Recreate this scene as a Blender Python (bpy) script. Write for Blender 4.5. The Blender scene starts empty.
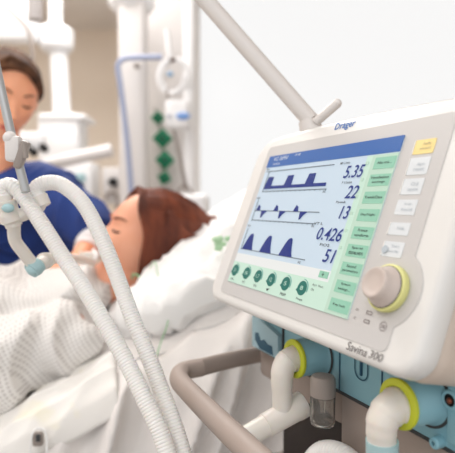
import bpy, bmesh, math, random
from mathutils import Vector, Matrix, Euler, noise
random.seed(7)
PI = math.pi
V = Vector
scene = bpy.context.scene
COL = scene.collection

# ------------------------------------------------------------------ materials
def lin(c):
    out = []
    for v in c:
        v = v / 255.0
        out.append(v / 12.92 if v <= 0.04045 else ((v + 0.055) / 1.055) ** 2.4)
    return out + [1.0]
MATS = {}
def mat(name, rgb, rough=0.5, metal=0.0, emit=0.0, trans=0.0, bump=None, var=None, sub=0.0, coat=0.0, alpha=1.0, ior=1.45):
    """bump=(scale, strength); var=(scale, rgb2, stretch)"""
    if name in MATS: return MATS[name]
    m = bpy.data.materials.new(name); m.use_nodes = True
    nt = m.node_tree; b = nt.nodes['Principled BSDF']
    b.inputs['Base Color'].default_value = lin(rgb)
    b.inputs['Roughness'].default_value = rough
    b.inputs['Metallic'].default_value = metal
    b.inputs['Transmission Weight'].default_value = trans
    b.inputs['IOR'].default_value = ior
    b.inputs['Alpha'].default_value = alpha
    b.inputs['Coat Weight'].default_value = coat
    if sub:
        b.inputs['Subsurface Weight'].default_value = sub
        b.inputs['Subsurface Radius'].default_value = (0.02, 0.008, 0.004)
    if emit:
        b.inputs['Emission Color'].default_value = lin(rgb)
        b.inputs['Emission Strength'].default_value = emit
    tc = nt.nodes.new('ShaderNodeTexCoord')
    if var:
        mp = nt.nodes.new('ShaderNodeMapping')
        st = var[2] if len(var) > 2 else (1, 1, 1)
        mp.inputs['Scale'].default_value = st
        n = nt.nodes.new('ShaderNodeTexNoise'); n.inputs['Scale'].default_value = var[0]
        n.inputs['Detail'].default_value = 4
        r = nt.nodes.new('ShaderNodeValToRGB')
        r.color_ramp.elements[0].position = 0.35; r.color_ramp.elements[1].position = 0.68
        r.color_ramp.elements[0].color = lin(rgb); r.color_ramp.elements[1].color = lin(var[1])
        nt.links.new(tc.outputs['Object'], mp.inputs['Vector'])
        nt.links.new(mp.outputs['Vector'], n.inputs['Vector'])
        nt.links.new(n.outputs['Fac'], r.inputs['Fac'])
        nt.links.new(r.outputs['Color'], b.inputs['Base Color'])
    bs = bump or (60, 0.03)
    n2 = nt.nodes.new('ShaderNodeTexNoise'); n2.inputs['Scale'].default_value = bs[0]; n2.inputs['Detail'].default_value = 3
    bp = nt.nodes.new('ShaderNodeBump'); bp.inputs['Strength'].default_value = bs[1]; bp.inputs['Distance'].default_value = 0.002
    nt.links.new(tc.outputs['Object'], n2.inputs['Vector'])
    nt.links.new(n2.outputs['Fac'], bp.inputs['Height'])
    nt.links.new(bp.outputs['Normal'], b.inputs['Normal'])
    MATS[name] = m
    return m

def screen_mat(name, rgb, emit=0.42):
    if name in MATS: return MATS[name]
    m = mat(name, rgb, rough=0.35, bump=(400, 0.005), emit=emit)
    b = m.node_tree.nodes['Principled BSDF']
    # a lit panel: most of its light is its own
    c = lin(rgb); b.inputs['Base Color'].default_value = [c[0]*.45, c[1]*.45, c[2]*.45, 1]
    return m

# ------------------------------------------------------------------ camera frame (used for siting things in the room)
TH = math.radians(2.8)
CAM = V((0, 0, 1.25))
RIGHT = V((1, 0, 0)); UP = V((0, math.sin(TH), math.cos(TH))); FWD = V((0, math.cos(TH), -math.sin(TH)))
def P(px, py, d):
    return CAM + RIGHT * ((px - 227.5) / 500 * d) - UP * ((py - 226.5) / 500 * d) + FWD * d

# ------------------------------------------------------------------ mesh builder
class MB:
    def __init__(s): s.v = []; s.f = []; s.m = []; s.mats = []; s.sm = []
    def mi(s, m):
        if m not in s.mats: s.mats.append(m)
        return s.mats.index(m)
    def add(s, verts, faces, m, M=None, smooth=True):
        o = len(s.v); k = s.mi(m)
        for p in verts:
            p = V(p); s.v.append(M @ p if M is not None else p)
        for f in faces:
            s.f.append([o + i for i in f]); s.m.append(k); s.sm.append(smooth)
        return s
    def bm(s, b, m, M=None, smooth=True):
        b.verts.index_update()
        s.add([v.co.copy() for v in b.verts], [[v.index for v in f.verts] for f in b.faces], m, M, smooth); b.free(); return s
    def box(s, c, size, m, M=None, bev=0.0, seg=2, smooth=False, rot=None):
        b = bmesh.new(); bmesh.ops.create_cube(b, size=1)
        for v in b.verts: v.co = V((v.co.x * size[0], v.co.y * size[1], v.co.z * size[2]))
        if bev > 0: bmesh.ops.bevel(b, geom=b.edges[:], offset=bev, segments=seg, profile=0.5, affect='EDGES')
        T = Matrix.Translation(V(c))
        if rot is not None: T = T @ rot.to_4x4()
        if M is not None: T = M @ T
        return s.bm(b, m, T, smooth or bev > 0)
    def prism(s, pts, w0, w1, m, M=None, smooth=False):
        n = len(pts)
        vs = [(p[0], p[1], w0) for p in pts] + [(p[0], p[1], w1) for p in pts]
        fs = [list(range(n))[::-1], list(range(n, 2 * n))] + [[i, (i + 1) % n, n + (i + 1) % n, n + i] for i in range(n)]
        return s.add(vs, fs, m, M, smooth)
    def tube(s, pts, r, m, M=None, seg=16, caps=True, flat=None):
        pts = [V(p) for p in pts]; n = len(pts)
        rs = r if isinstance(r, (list, tuple)) else [r] * n
        tan = []
        for i in range(n):
            a = pts[max(i - 1, 0)]; b = pts[min(i + 1, n - 1)]; t = (b - a)
            tan.append(t.normalized() if t.length > 1e-9 else V((0, 0, 1)))
        up = V((0, 0, 1)) if abs(tan[0].z) < 0.9 else V((1, 0, 0))
        u = (up - tan[0] * up.dot(tan[0])).normalized()
        vs = []
        for i in range(n):
            u = (u - tan[i] * u.dot(tan[i])).normalized(); w = tan[i].cross(u)
            fx, fy = flat if flat else (1, 1)
            for k in range(seg):
                a = 2 * PI * k / seg
                vs.append(pts[i] + (u * math.cos(a) * fx + w * math.sin(a) * fy) * rs[i])
        fs = []
        for i in range(n - 1):
            for k in range(seg):
                k2 = (k + 1) % seg
                fs.append([i * seg + k, (i + 1) * seg + k, (i + 1) * seg + k2, i * seg + k2][::-1])
        if caps:
            fs.append(list(range(seg))); fs.append([(n - 1) * seg + k for k in range(seg)][::-1])
        return s.add(vs, fs, m, M)
    def lathe(s, prof, m, M=None, seg=32):
        """prof: (r, z) list, axis local z"""
        vs = []
        for r, z in prof:
            for k in range(seg):
                a = 2 * PI * k / seg; vs.append((r * math.cos(a), r * math.sin(a), z))
        n = len(prof); fs = []
        for i in range(n - 1):
            for k in range(seg):
                k2 = (k + 1) % seg
                fs.append([i * seg + k, i * seg + k2, (i + 1) * seg + k2, (i + 1) * seg + k])
        if prof[0][0] > 1e-6: fs.append(list(range(seg))[::-1])
        if prof[-1][0] > 1e-6: fs.append([(n - 1) * seg + k for k in range(seg)])
        return s.add(vs, fs, m, M)
    def loft(s, rings, m, M=None, cap=True, smooth=True):
        n = len(rings[0]); vs = [p for r in rings for p in r]; fs = []
        for i in range(len(rings) - 1):
            for k in range(n):
                k2 = (k + 1) % n
                fs.append([i * n + k, i * n + k2, (i + 1) * n + k2, (i + 1) * n + k])
        if cap:
            fs.append(list(range(n))[::-1]); fs.append([(len(rings) - 1) * n + k for k in range(n)])
        return s.add(vs, fs, m, M, smooth)
    def sphere(s, c, r, m, M=None, sub=3):
        b = bmesh.new(); bmesh.ops.create_icosphere(b, subdivisions=sub, radius=1)
        rr = r if isinstance(r, (tuple, list)) else (r, r, r)
        T = Matrix.Translation(V(c)) @ Matrix.Diagonal((rr[0], rr[1], rr[2], 1))
        if M is not None: T = M @ T
        return s.bm(b, m, T)
    def build(s, name, parent=None, sharp=35, fix=True):
        off = V((0, 0, 0))
        if parent is not None:
            q = parent
            while q is not None: off += q.location; q = q.parent
        me = bpy.data.meshes.new(name)
        me.from_pydata([(v - off)[:] for v in s.v], [], s.f)
        for m in s.mats: me.materials.append(m)
        for p, k, sm in zip(me.polygons, s.m, s.sm): p.material_index = k; p.use_smooth = sm
        me.update()
        if fix:
            b = bmesh.new(); b.from_mesh(me); bmesh.ops.recalc_face_normals(b, faces=b.faces[:]); b.to_mesh(me); b.free()
        try: me.set_sharp_from_angle(angle=math.radians(sharp))
        except Exception: pass
        o = bpy.data.objects.new(name, me); COL.objects.link(o)
        if parent is not None: o.parent = parent
        return o

def tag(o, label=None, cat=None, group=None, kind=None):
    if label: o['label'] = label
    if cat: o['category'] = cat
    if group: o['group'] = group
    if kind: o['kind'] = kind
    return o
def thing(name, label, cat, loc=(0, 0, 0), group=None):
    o = bpy.data.objects.new(name, None); COL.objects.link(o); o.location = loc
    o.empty_display_size = 0.1
    return tag(o, label, cat, group)

def rrect(u0, v0, u1, v1, r, seg=6):
    rs = r if isinstance(r, (list, tuple)) else [r] * 4      # BL BR TR TL
    out = []
    for (cx, cy, a0, q) in ((u0, v0, PI, rs[0]), (u1, v0, 1.5 * PI, rs[1]), (u1, v1, 0, rs[2]), (u0, v1, .5 * PI, rs[3])):
        ox = cx + q * (1 if cx == u0 else -1); oy = cy + q * (1 if cy == v0 else -1)
        for i in range(seg + 1):
            a = a0 + .5 * PI * i / seg
            out.append((ox + q * math.cos(a), oy + q * math.sin(a)))
    return out

def text_geo(txt, bold=False):
    cu = bpy.data.curves.new('lettering_curve', 'FONT'); cu.body = txt; cu.size = 1; cu.resolution_u = 3
    cu.offset = 0.012 if bold else 0.0
    o = bpy.data.objects.new('lettering_curve', cu); COL.objects.link(o)
    dg = bpy.context.evaluated_depsgraph_get(); dg.update()
    me = bpy.data.meshes.new_from_object(o.evaluated_get(dg))
    vs = [v.co.copy() for v in me.vertices]; fs = [list(p.vertices) for p in me.polygons]
    bpy.data.objects.remove(o); bpy.data.curves.remove(cu); bpy.data.meshes.remove(me)
    return vs, fs
def add_text(mb, txt, u0, v0, u1, v1, w, m, M, bold=False, shear=0.0):
    vs, fs = text_geo(txt, bold)
    for v in vs: v.x += shear * v.y
    x0 = min(v.x for v in vs); x1 = max(v.x for v in vs); y0 = min(v.y for v in vs); y1 = max(v.y for v in vs)
    out = [(u0 + (v.x - x0) / (x1 - x0) * (u1 - u0), v0 + (v.y - y0) / max(y1 - y0, 1e-6) * (v1 - v0), w) for v in vs]
    mb.add(out, fs, m, M, False)

def spline(pts, n):
    """Catmull-Rom through pts, n samples per span"""
    pts = [V(p) for p in pts]; out = []
    for i in range(len(pts) - 1):
        p0 = pts[max(i - 1, 0)]; p1 = pts[i]; p2 = pts[i + 1]; p3 = pts[min(i + 2, len(pts) - 1)]
        for k in range(n):
            t = k / n
            out.append(0.5 * ((2 * p1) + (p2 - p0) * t + (2 * p0 - 5 * p1 + 4 * p2 - p3) * t * t + (3 * p1 - p0 - 3 * p2 + p3) * t ** 3))
    out.append(pts[-1].copy()); return out
def resample(pts, step):
    out = [pts[0].copy()]; acc = 0
    for a, b in zip(pts, pts[1:]):
        L = (b - a).length
        while acc + L >= step:
            t = (step - acc) / L; a = a.lerp(b, t); out.append(a.copy()); L = (b - a).length; acc = 0
        acc += L
    out.append(pts[-1].copy()); return out
def axisM(origin, z, x=None):
    z = V(z).normalized()
    x = V(x) if x is not None else (V((1, 0, 0)) if abs(z.x) < .9 else V((0, 1, 0)))
    x = (x - z * x.dot(z)).normalized(); y = z.cross(x)
    M = Matrix((x, y, z)).transposed().to_4x4(); M.translation = V(origin); return M

def remeshed(mb, name, voxel, mats, parent=None, smooth_it=3, disp=None, matfn=None, smooth_f=0.5):
    """fuse overlapping volumes of a builder into one continuous skin"""
    o = mb.build(name)
    r = o.modifiers.new('r', 'REMESH'); r.mode = 'VOXEL'; r.voxel_size = voxel
    if smooth_it:
        sm = o.modifiers.new('s', 'SMOOTH'); sm.iterations = smooth_it; sm.factor = smooth_f
    dg = bpy.context.evaluated_depsgraph_get(); dg.update()
    me = bpy.data.meshes.new_from_object(o.evaluated_get(dg))
    bpy.data.objects.remove(o)
    if disp:
        ns = [v.normal.copy() for v in me.vertices]
        for v, n in zip(me.vertices, ns): v.co = disp(v.co.copy(), n)
        me.update()
    me.materials.clear()
    for m in mats: me.materials.append(m)
    for p in me.polygons:
        p.use_smooth = True
        p.material_index = matfn(p.center) if matfn else 0
    if parent is not None:
        for v in me.vertices: v.co -= parent.location
    me.name = name
    q = bpy.data.objects.new(name, me); COL.objects.link(q)
    if parent is not None: q.parent = parent
    return q
def capsule(mb, a, b, ra, rb, m, sa=1.0, n=20, wide=None, wscale=1.0):
    """tapered capsule; wide = direction stretched by wscale"""
    a = V(a); b = V(b); t = (b - a).normalized(); rings = []
    x = V(wide) if wide is not None else (V((0, 0, 1)) if abs(t.z) < .9 else V((1, 0, 0)))
    x = (x - t * x.dot(t)).normalized(); y = t.cross(x)
    prof = []
    for i in range(1, 7): q = i / 6 * PI / 2; prof.append((a - t * ra * math.cos(q), ra * math.sin(q)))
    for i in range(0, 6): q = i / 6 * PI / 2; prof.append((b + t * rb * math.sin(q), rb * math.cos(q)))
    for c, r in prof:
        rings.append([c + (x * math.cos(2 * PI * k / n) * wscale + y * math.sin(2 * PI * k / n)) * r for k in range(n)])
    mb.loft(rings, m)
def n3(p, s=1.0): return noise.noise(V(p) * s)

# ------------------------------------------------------------------ palette
WHITE_PL = mat('white_enamel', (222, 221, 219), .38, coat=.15, bump=(300, .02))
FOIL = mat('grey_keypad_foil', (194, 192, 191), .55, bump=(500, .02))
SIDE = mat('warm_grey_housing', (200, 186, 174), .5, bump=(400, .04))
GROOVE = mat('dark_seam', (60, 62, 64), .7)
BLUE = mat('light_blue_plastic', (136, 183, 197), .42, bump=(200, .03), coat=.1)
BLUE_D = mat('deep_blue_recess', (38, 84, 108), .5)
BEIGE = mat('taupe_plastic', (158, 144, 136), .55, bump=(300, .04))
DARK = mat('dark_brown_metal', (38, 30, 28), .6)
LIME = mat('lime_yellow_ring', (196, 204, 52), .45)
LIME_P = mat('pale_lime_ring', (214, 213, 142), .5)
KNOB = mat('knob_grey', (196, 183, 176), .42, bump=(300, .02), coat=.15)
TUBE = mat('translucent_white_hose', (246, 243, 240), .35, trans=.15, sub=.1, coat=.2)
TUBE2 = mat('milky_silicone', (236, 230, 222), .35, trans=.12, sub=.15)
CLEAR = mat('clear_plastic', (232, 230, 226), .08, trans=.95, ior=1.3)
GREYPL = mat('grey_plastic', (150, 140, 134), .45)
STEEL = mat('brushed_steel', (170, 170, 170), .3, metal=.9)
ARM = mat('arm_light_grey', (214, 209, 206), .45, bump=(300, .02))
PALEBLUE = mat('pale_blue_plastic', (168, 200, 205), .4)
WALL = mat('wall_paint', (236, 224, 210), .85, bump=(40, .05), var=(2, (230, 217, 202)))
WHITEEQ = mat('white_equipment', (243, 243, 244), .4)
GREYEQ = mat('grey_equipment', (222, 218, 216), .5)
RAILBL = mat('blue_grey_rail', (150, 160, 188), .4)
GREENO = mat('green_outlet', (10, 122, 84), .45)
BLACKR = mat('black_rubber', (30, 30, 32), .7)
SKINN = mat('nurse_skin', (242, 174, 138), .5, sub=.12, var=(14, (234, 158, 120)))
SKINP = mat('patient_skin', (238, 174, 144), .5, sub=.12, var=(14, (228, 156, 124)))
LIP = mat('lips', (188, 96, 88), .45)
LIPN = mat('lips_nurse', (182, 84, 72), .45)
LASH = mat('lash_brown', (70, 42, 34), .7)
HAIRP = mat('auburn_hair', (80, 34, 19), .6, var=(30, (128, 62, 36), (1, 1, .25)), bump=(160, .5))
HAIRN = mat('dark_brown_hair', (58, 36, 24), .85, var=(26, (112, 74, 48), (.4, 1, 1)), bump=(160, .5))
NAVY = mat('navy_scrub_cloth', (26, 50, 112), .8, var=(9, (32, 62, 134)), bump=(90, .25))
WHITECL = mat('white_cuff_cloth', (228, 226, 226), .85, bump=(120, .2))
LINEN = mat('white_linen', (232, 227, 224), .9, bump=(250, .15))
LINENW = mat('white_pillow_cotton', (238, 237, 236), .9, bump=(250, .15))
GREENP = mat('green_print', (188, 224, 184), .9)
GREENT = mat('green_tubing', (150, 204, 150), .4, trans=.2)

def gown_material():
    m = mat('dotted_gown_cotton', (228, 226, 222), .9, bump=(250, .15))
    nt = m.node_tree; b = nt.nodes['Principled BSDF']; tc = nt.nodes['Texture Coordinate']
    mp = nt.nodes.new('ShaderNodeMapping'); mp.inputs['Rotation'].default_value = (PI / 2, 0, 0.5)
    vo = nt.nodes.new('ShaderNodeTexVoronoi'); vo.voronoi_dimensions = '2D'; vo.inputs['Scale'].default_value = 140; vo.inputs['Randomness'].default_value = 0
    r = nt.nodes.new('ShaderNodeValToRGB')
    r.color_ramp.elements[0].position = .24; r.color_ramp.elements[0].color = lin((196, 191, 188))
    r.color_ramp.elements[1].position = .34; r.color_ramp.elements[1].color = lin((232, 229, 226))
    nt.links.new(tc.outputs['Object'], mp.inputs['Vector']); nt.links.new(mp.outputs['Vector'], vo.inputs['Vector'])
    nt.links.new(vo.outputs['Distance'], r.inputs['Fac']); nt.links.new(r.outputs['Color'], b.inputs['Base Color'])
    return m
GOWN = gown_material()
PADM = mat('stained_pad', (234, 231, 227), .9, var=(13, (236, 230, 202)), bump=(200, .15))
for n_ in PADM.node_tree.nodes:
    if n_.type == 'VALTORGB': n_.color_ramp.elements[0].position = .56; n_.color_ramp.elements[1].position = .78

# ================================================================== VENTILATOR
MON = Matrix(((0.4326, 0.32791, -0.83984, 0.00162), (-0.90158, 0.15884, -0.40239, 0.66919), (0.00145, 0.93126, 0.36436, 1.14376), (0, 0, 0, 1)))
BX = V((.4326, -.90158, 0)); BN = V((-.90158, -.4326, 0)); OB = V((.05234, .5382, 1.11603))
BODY = Matrix((BX, V((0, 0, 1)), BN)).transposed().to_4x4(); BODY.translation = OB       # local (along, up, outward)
def B(x, z, n): return OB + BX * x + BN * n + V((0, 0, z))

bodyc = B(.005, 0, -.26)
vent = thing('ventilator', 'white hospital ventilator on its trolley with a tilted lit screen beside the bed', 'ventilator', (bodyc.x, bodyc.y, 0))

# --- display housing
mb = MB()
def ring(ins, w, u0=-.047, v0=-.0305, u1=.334, v1=.2120):
    rs = [max(.004, q - ins) for q in (.022, .024, .024, .038)]
    out = rrect(u0 + ins, v0 + ins, u1 - ins, v1 - ins, rs, 8)
    k = 27      # a gently bowed top edge
    a, b = out[k - 1], out[k]
    out = out[:k] + [(a[0] + (b[0] - a[0]) * t / 12, a[1] + (b[1] - a[1]) * t / 12) for t in range(1, 12)] + out[k:]
    return [(x, y + (.0055 * max(0, math.sin(PI * max(0, min(1, (x + .047) / .381)))) if y > .14 else 0), w) for x, y in out]
rings = [ring(.008, .0), ring(.0045, -.0006), ring(.0015, -.003), ring(0, -.008), ring(0, -.020), ring(.0012, -.022)]
mb.loft(rings, WHITE_PL, MON)
face = mb.build('display_bezel', vent)
mb = MB()
rings = [ring(.0035, -.0205), ring(.001, -.0245), ring(.0005, -.034), ring(.003, -.05), ring(.008, -.085), ring(.022, -.115), ring(.05, -.128)]
mb.loft(rings, SIDE, MON)
mb.build('display_housing', vent)
# keypad foil with the bulge round the knob
pts = rrect(-.0135, -.0165, .302, .1965, .007, 4)
bump = []
for i in range(17):
    a = -1.02 + 2.04 * i / 16; bump.append((.2835 + .0355 * math.cos(a), .0355 + .0355 * math.sin(a)))
k = 10; pts = pts[:k] + bump + pts[k:]
mb = MB(); mb.prism(pts, -.001, .0008, FOIL, MON); mb.build('keypad_foil', vent)

# --- touchscreen
S_BG = screen_mat('screen_pale_blue', (203, 221, 236)); S_TITLE = screen_mat('screen_title_blue', (54, 104, 176))
S_WHITE = screen_mat('screen_white', (232, 236, 236)); S_MINT = screen_mat('screen_mint', (194, 222, 204)); S_MINT2 = screen_mat('screen_pale_mint', (203, 232, 216))
S_BTN = screen_mat('screen_button_green', (150, 205, 180)); S_NAVY = screen_mat('screen_navy', (14, 50, 136), .35); S_TEAL = screen_mat('screen_teal', (22, 118, 108), .35)
S_TXT = screen_mat('screen_text', (52, 60, 66), .1); S_LINE = screen_mat('screen_line', (120, 134, 146), .3); S_TEALL = screen_mat('screen_teal_light', (96, 170, 160), .35)
mb = MB(); mb.prism([(0, 0), (.2480, 0), (.2480, .1806), (0, .1806)], .0004, .0016, S_BG, MON)
t = .0020
mb.prism([(.2135, .0), (.2480, .0), (.2480, .163), (.2135, .163)], .001, t, S_MINT, MON)
mb.prism([(.001, .0), (.2135, .0), (.2135, .0285), (.001, .0285)], .001, t, S_MINT2, MON)
mb.prism([(.001, .0285), (.206, .0285), (.206, .040), (.001, .040)], .001, t, S_WHITE, MON)
mb.prism([(.205, .0285), (.2135, .0285), (.2135, .163), (.205, .163)], .001, t - .0001, S_MINT2, MON)
scr = mb.build('touchscreen', vent)
def sub(name, fn, label=None):
    q = MB(); fn(q); o = q.build(name, scr)
    if label: o['label'] = label
    return o
W = .0026
def f(q):
    q.prism([(0, .1640), (.2480, .1640), (.2480, .1806), (0, .1806)], .001, .0023, S_TITLE, MON)
    add_text(q, 'VC-SIMV', .014, .1725, .050, .178, W, S_WHITE, MON)
    add_text(q, 'Adults', .016, .1665, .034, .1695, W, S_WHITE, MON)
    add_text(q, '10:42', .066, .1755, .078, .1785, W, S_WHITE, MON)
sub('title_bar', f)
def hline(q, u0, u1, v, th=.0005, m=None): q.prism([(u0, v - th), (u1, v - th), (u1, v + th), (u0, v + th)], .0018, .0023, m or S_LINE, MON)
def vline(q, u, v0, v1, th=.0005): q.prism([(u - th, v0), (u + th, v0), (u + th, v1), (u - th, v1)], .0018, .0023, S_LINE, MON)
def pressure(q):
    for k in range(3):
        u = .0158 + .0462 * k - (.002 if k == 0 else 0); hgt = .149
        q.prism([(u, .135), (u + .0035, hgt), (u + .016, hgt), (u + .0165, .1362), (u + .018, .1345)], .002, W, S_NAVY, MON)
    q.prism([(.0135, .1318), (.150, .1322), (.150, .1360), (.0135, .1358)], .002, W + .0002, S_NAVY, MON)
    hline(q, .005, .1535, .1575); hline(q, .0125, .1535, .1285); vline(q, .0125, .1285, .1575)
    add_text(q, 'Paw', .004, .1592, .0125, .1625, W, S_TXT, MON, True); add_text(q, 'sec', .149, .124, .1545, .1268, W, S_TXT, MON)
    for k in range(15): vline(q, .0125 + k * .01, .127, .1285, .0003)
sub('waveform_plot', pressure)
def flow(q):
    hline(q, .008, .1545, .1011)
    for k in range(3):
        u = .0145 + .0450 * k
        q.prism([(u - .0015, .1011), (u + .0022, .1092), (u + .0062, .1072), (u + .0085, .1011)], .002, W, S_NAVY, MON)
        q.prism([(u + .0135, .1011), (u + .0155, .0915), (u + .0175, .0918), (u + .021, .0965), (u + .028, .1011)], .002, W, S_NAVY, MON)
    hline(q, .0095, .1545, .0876); vline(q, .0095, .0876, .116)
    add_text(q, 'Flow', .004, .1175, .0135, .1208, W, S_TXT, MON, True); add_text(q, 'sec', .149, .0835, .1545, .0862, W, S_TXT, MON)
    for k in range(15): vline(q, .0095 + k * .01, .0862, .0876, .0003)
sub('waveform_plot', flow)
def vol(q):
    for k in range(3):
        u = .0105 + .0463 * k
        c = [(u, .0462), (u + .003, .0535), (u + .0065, .0605), (u + .0095, .0655), (u + .0125, .068), (u + .0165, .0687), (u + .0185, .0668), (u + .0215, .0575), (u + .0245, .051), (u + .0275, .0466)]
        q.prism(c, .002, W, S_NAVY, MON)
    hline(q, .006, .157, .0464); vline(q, .0075, .0464, .075)
    add_text(q, 'Vol', .004, .0775, .012, .0808, W, S_TXT, MON, True); add_text(q, 'sec', .146, .0412, .1515, .0438, W, S_TXT, MON)
sub('waveform_plot', vol)
for txt, u0, u1, v0, lab in (('5.35', .1768, .2070, .1397, 'MV L/min'), ('22', .1900, .2085, .1168, 'f 1/min'), ('13', .1910, .2055, .0945, 'Ppeak'), ('0.426', .1645, .2055, .0702, 'VT L'), ('51', .1870, .2050, .0474, 'FiO2')):
    def f(q, txt=txt, u0=u0, u1=u1, v0=v0, lab=lab):
        add_text(q, txt, u0, v0, u1, v0 + .0142, W, S_NAVY, MON, True, .16)
        add_text(q, lab, u0 - .012, v0 + .0165, u0 + .004, v0 + .0195, W, S_TXT, MON, True)
    sub('number_readout', f)
for k, (u, txt, lb) in enumerate(((.0118, '21', 'O2'), (.0440, '500', 'VT'), (.0738, '1.7', 'Ti'), (.1050, '12', 'f'), (.1364, '5', 'PEEP'), (.1682, '8', 'Psupp'))):
    def f(q, u=u, txt=txt, lb=lb, k=k):
        r = .0078; vc = .0164
        ci = [(u + r * math.cos(2 * PI * i / 28), vc + r * math.sin(2 * PI * i / 28)) for i in range(28)]
        q.prism(ci, .002, W, S_TEAL, MON)
        R1, R0 = r + .0022, r + .0015
        arc = [(u + R1 * math.cos(a), vc + R1 * math.sin(a)) for a in [(-.3 + 1.9 * i / 16) * 1.0 for i in range(17)]]
        arc += [(u + R0 * math.cos(a), vc + R0 * math.sin(a)) for a in [(-.3 + 1.9 * i / 16) for i in range(16, -1, -1)]]
        q.prism(arc, .002, W, S_TEALL, MON)
        q.prism([(u - r - .0022, vc - .003), (u - r + .001, vc - .0045), (u - r + .001, vc - .0005)], .002, W, S_TEAL, MON)
        add_text(q, txt, u - .0025 * (1 if len(txt) < 3 else 1.5), vc - .0022, u + .0025 * (1 if len(txt) < 3 else 1.5), vc + .0024, W + .0003, S_MINT2, MON)
        add_text(q, lb, u - .004, .0030, u + (.004 if len(lb) < 4 else .0075), .0058, W, S_TXT, MON, True)
    sub('parameter_dial', f)
def f(q):
    q.prism([(.189, .0315), (.2035, .0315), (.2035, .0385), (.189, .0385)], .002, W, S_BTN, MON)
    add_text(q, '+', .194, .033, .1975, .037, W + .0003, S_TXT, MON)
sub('page_button', f)
def f(q):
    add_text(q, 'Apn. Vent.', .184, .021, .203, .024, W, S_TXT, MON); add_text(q, 'On', .184, .0165, .189, .0192, W, S_TXT, MON)
sub('status_note', f)
btns = [('Alarms...',), ('Ventilation', 'settings'), ('Trends/Data',), ('Day/Night',), ('Freeze', 'waveforms'), ('Special', 'maneuvers'), ('Second', 'parameters'), ('System', 'setup...'), ('Key lock',)]
for k, tx in enumerate(btns):
    def f(q, k=k, tx=tx):
        vc = .1535 - .0180 * k
        q.prism([(.2190, vc - .0061), (.2468, vc - .0061), (.2468, vc + .0061), (.2190, vc + .0061)], .002, W, S_BTN, MON)
        for i, s_ in enumerate(tx):
            wv = .0011 * len(s_); v = vc - .0012 if len(tx) == 1 else vc + (.0012 if i == 0 else -.0038)
            add_text(q, s_, .2332 - wv, v, .2332 + wv, v + .0028, W + .0003, S_TXT, MON, True)
    sub('soft_button', f)
sub('page_tab', lambda q: [q.prism([(.2065, .1535 - .018 * k), (.2100, .1535 - .018 * k), (.2100, .1565 - .018 * k), (.2065, .1565 - .018 * k)], .002, W, S_MINT, MON) for k in range(6)])

# --- membrane keys
KEYY = mat('yellow_key', (232, 210, 140), .5); KEYW = mat('pale_blue_key', (212, 217, 221), .5); KTX = mat('key_print', (168, 160, 132), .6); KTXW = mat('key_print_grey', (176, 186, 194), .6)
for k, (v0, v1) in enumerate(((.159, .1732), (.139, .1557), (.1203, .1356), (.1012, .1155), (.0824, .0940), (.0624, .0764))):
    mb = MB(); km = KEYY if k == 0 else KEYW; ktx = KTX if k == 0 else KTXW
    mb.prism(rrect(.2645, v0, .2877, v1, .0012, 3), .0006, .0012, km, MON)
    if k < 3 or k > 3: mb.prism(rrect(.2633, v0, .2643, v1, .0004, 2), .0007, .0014, WHITE_PL, MON)
    tx = (('Audio', 'paused'), ('Alarm', 'reset'), ('O2', 'suction'), ('Insp.', 'hold'), ('Neb.', ''), ('Start', 'standby'))[k]
    add_text(mb, tx[0], .274, v0 + .0085 if k != 4 else v0 + .005, .283, v0 + .0115 if k != 4 else v0 + .008, .0015, ktx, MON)
    if tx[1]: add_text(mb, tx[1], .272, v0 + .0035, .284, v0 + .0065, .0015, ktx, MON)
    if k == 5: mb.lathe([(.0032, .0018), (.0036, .0021), (.0028, .0021)], ktx, MON @ Matrix.Translation((.2675, v0 + .006, 0)), 20)
    o = mb.build('function_key', vent); o['label'] = 'yellow alarm key' if k == 0 else 'pale blue membrane key'
# --- rotary knob
KM = MON @ Matrix.Translation((.2868, .0350, 0))
mb = MB(); mb.lathe([(.0185, .0005), (.0203, .0012), (.0208, .004), (.0204, .0068), (.0185, .0078), (.017, .0078)], LIME_P, KM, 48); ringo = mb.build('light_ring', vent)
mb = MB(); mb.lathe([(.0178, .0072), (.0180, .0082), (.0176, .0092), (.0172, .0105), (.0156, .0130), (.0142, .0160), (.0139, .0185), (.0136, .0200), (.0124, .0212), (.0108, .0213), (.0094, .0205), (.005, .0199), (.0001, .0198)], KNOB, KM, 48)
mb.build('control_knob', vent)
mb = MB(); mb.lathe([(.0180, .0076), (.0184, .0081), (.0180, .0086)], GROOVE, KM, 48); mb.build('knob_gap', ringo)
# --- status icons & lettering
mb = MB(); IC = mat('icon_print', (120, 108, 108), .6)
for v in (.0110, .0033):
    add_text(mb, 'on' if v > .01 else 'AC', .2545, v - .001, .2580, v + .001, .0012, IC, MON)
    o_ = rrect(.2682, v - .0016, .2752, v + .0016, .0006, 2); i_ = rrect(.2690, v - .0009, .2744, v + .0009, .0004, 2)
    vs = [(a, b, .0012) for a, b in o_] + [(a, b, .0012) for a, b in i_]; n = len(o_)
    mb.add(vs, [[i, (i + 1) % n, n + (i + 1) % n, n + i] for i in range(n)], IC, MON, False)
n = 28
for (cu, cv, ro, ri) in ((.2915, .0035, .0040, .0034),):
    vs = [(cu + q * math.cos(2 * PI * i / n), cv + q * math.sin(2 * PI * i / n), .0012) for q in (ro, ri) for i in range(n)]
    mb.add(vs, [[i, (i + 1) % n, n + (i + 1) % n, n + i] for i in range(n)], IC, MON, False)
    for dv in (-.0012, .0004): mb.prism([(cu - .002, cv + dv), (cu + .002, cv + dv), (cu + .002, cv + dv + .0007), (cu - .002, cv + dv + .0007)], .0008, .0013, IC, MON)
mb.build('status_icons', vent)
mb = MB(); LET = mat('model_lettering', (92, 84, 84), .6)
add_text(mb, 'Savina', .2565, -.0252, .2825, -.0178, .0006, LET, MON, False, .16)
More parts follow.
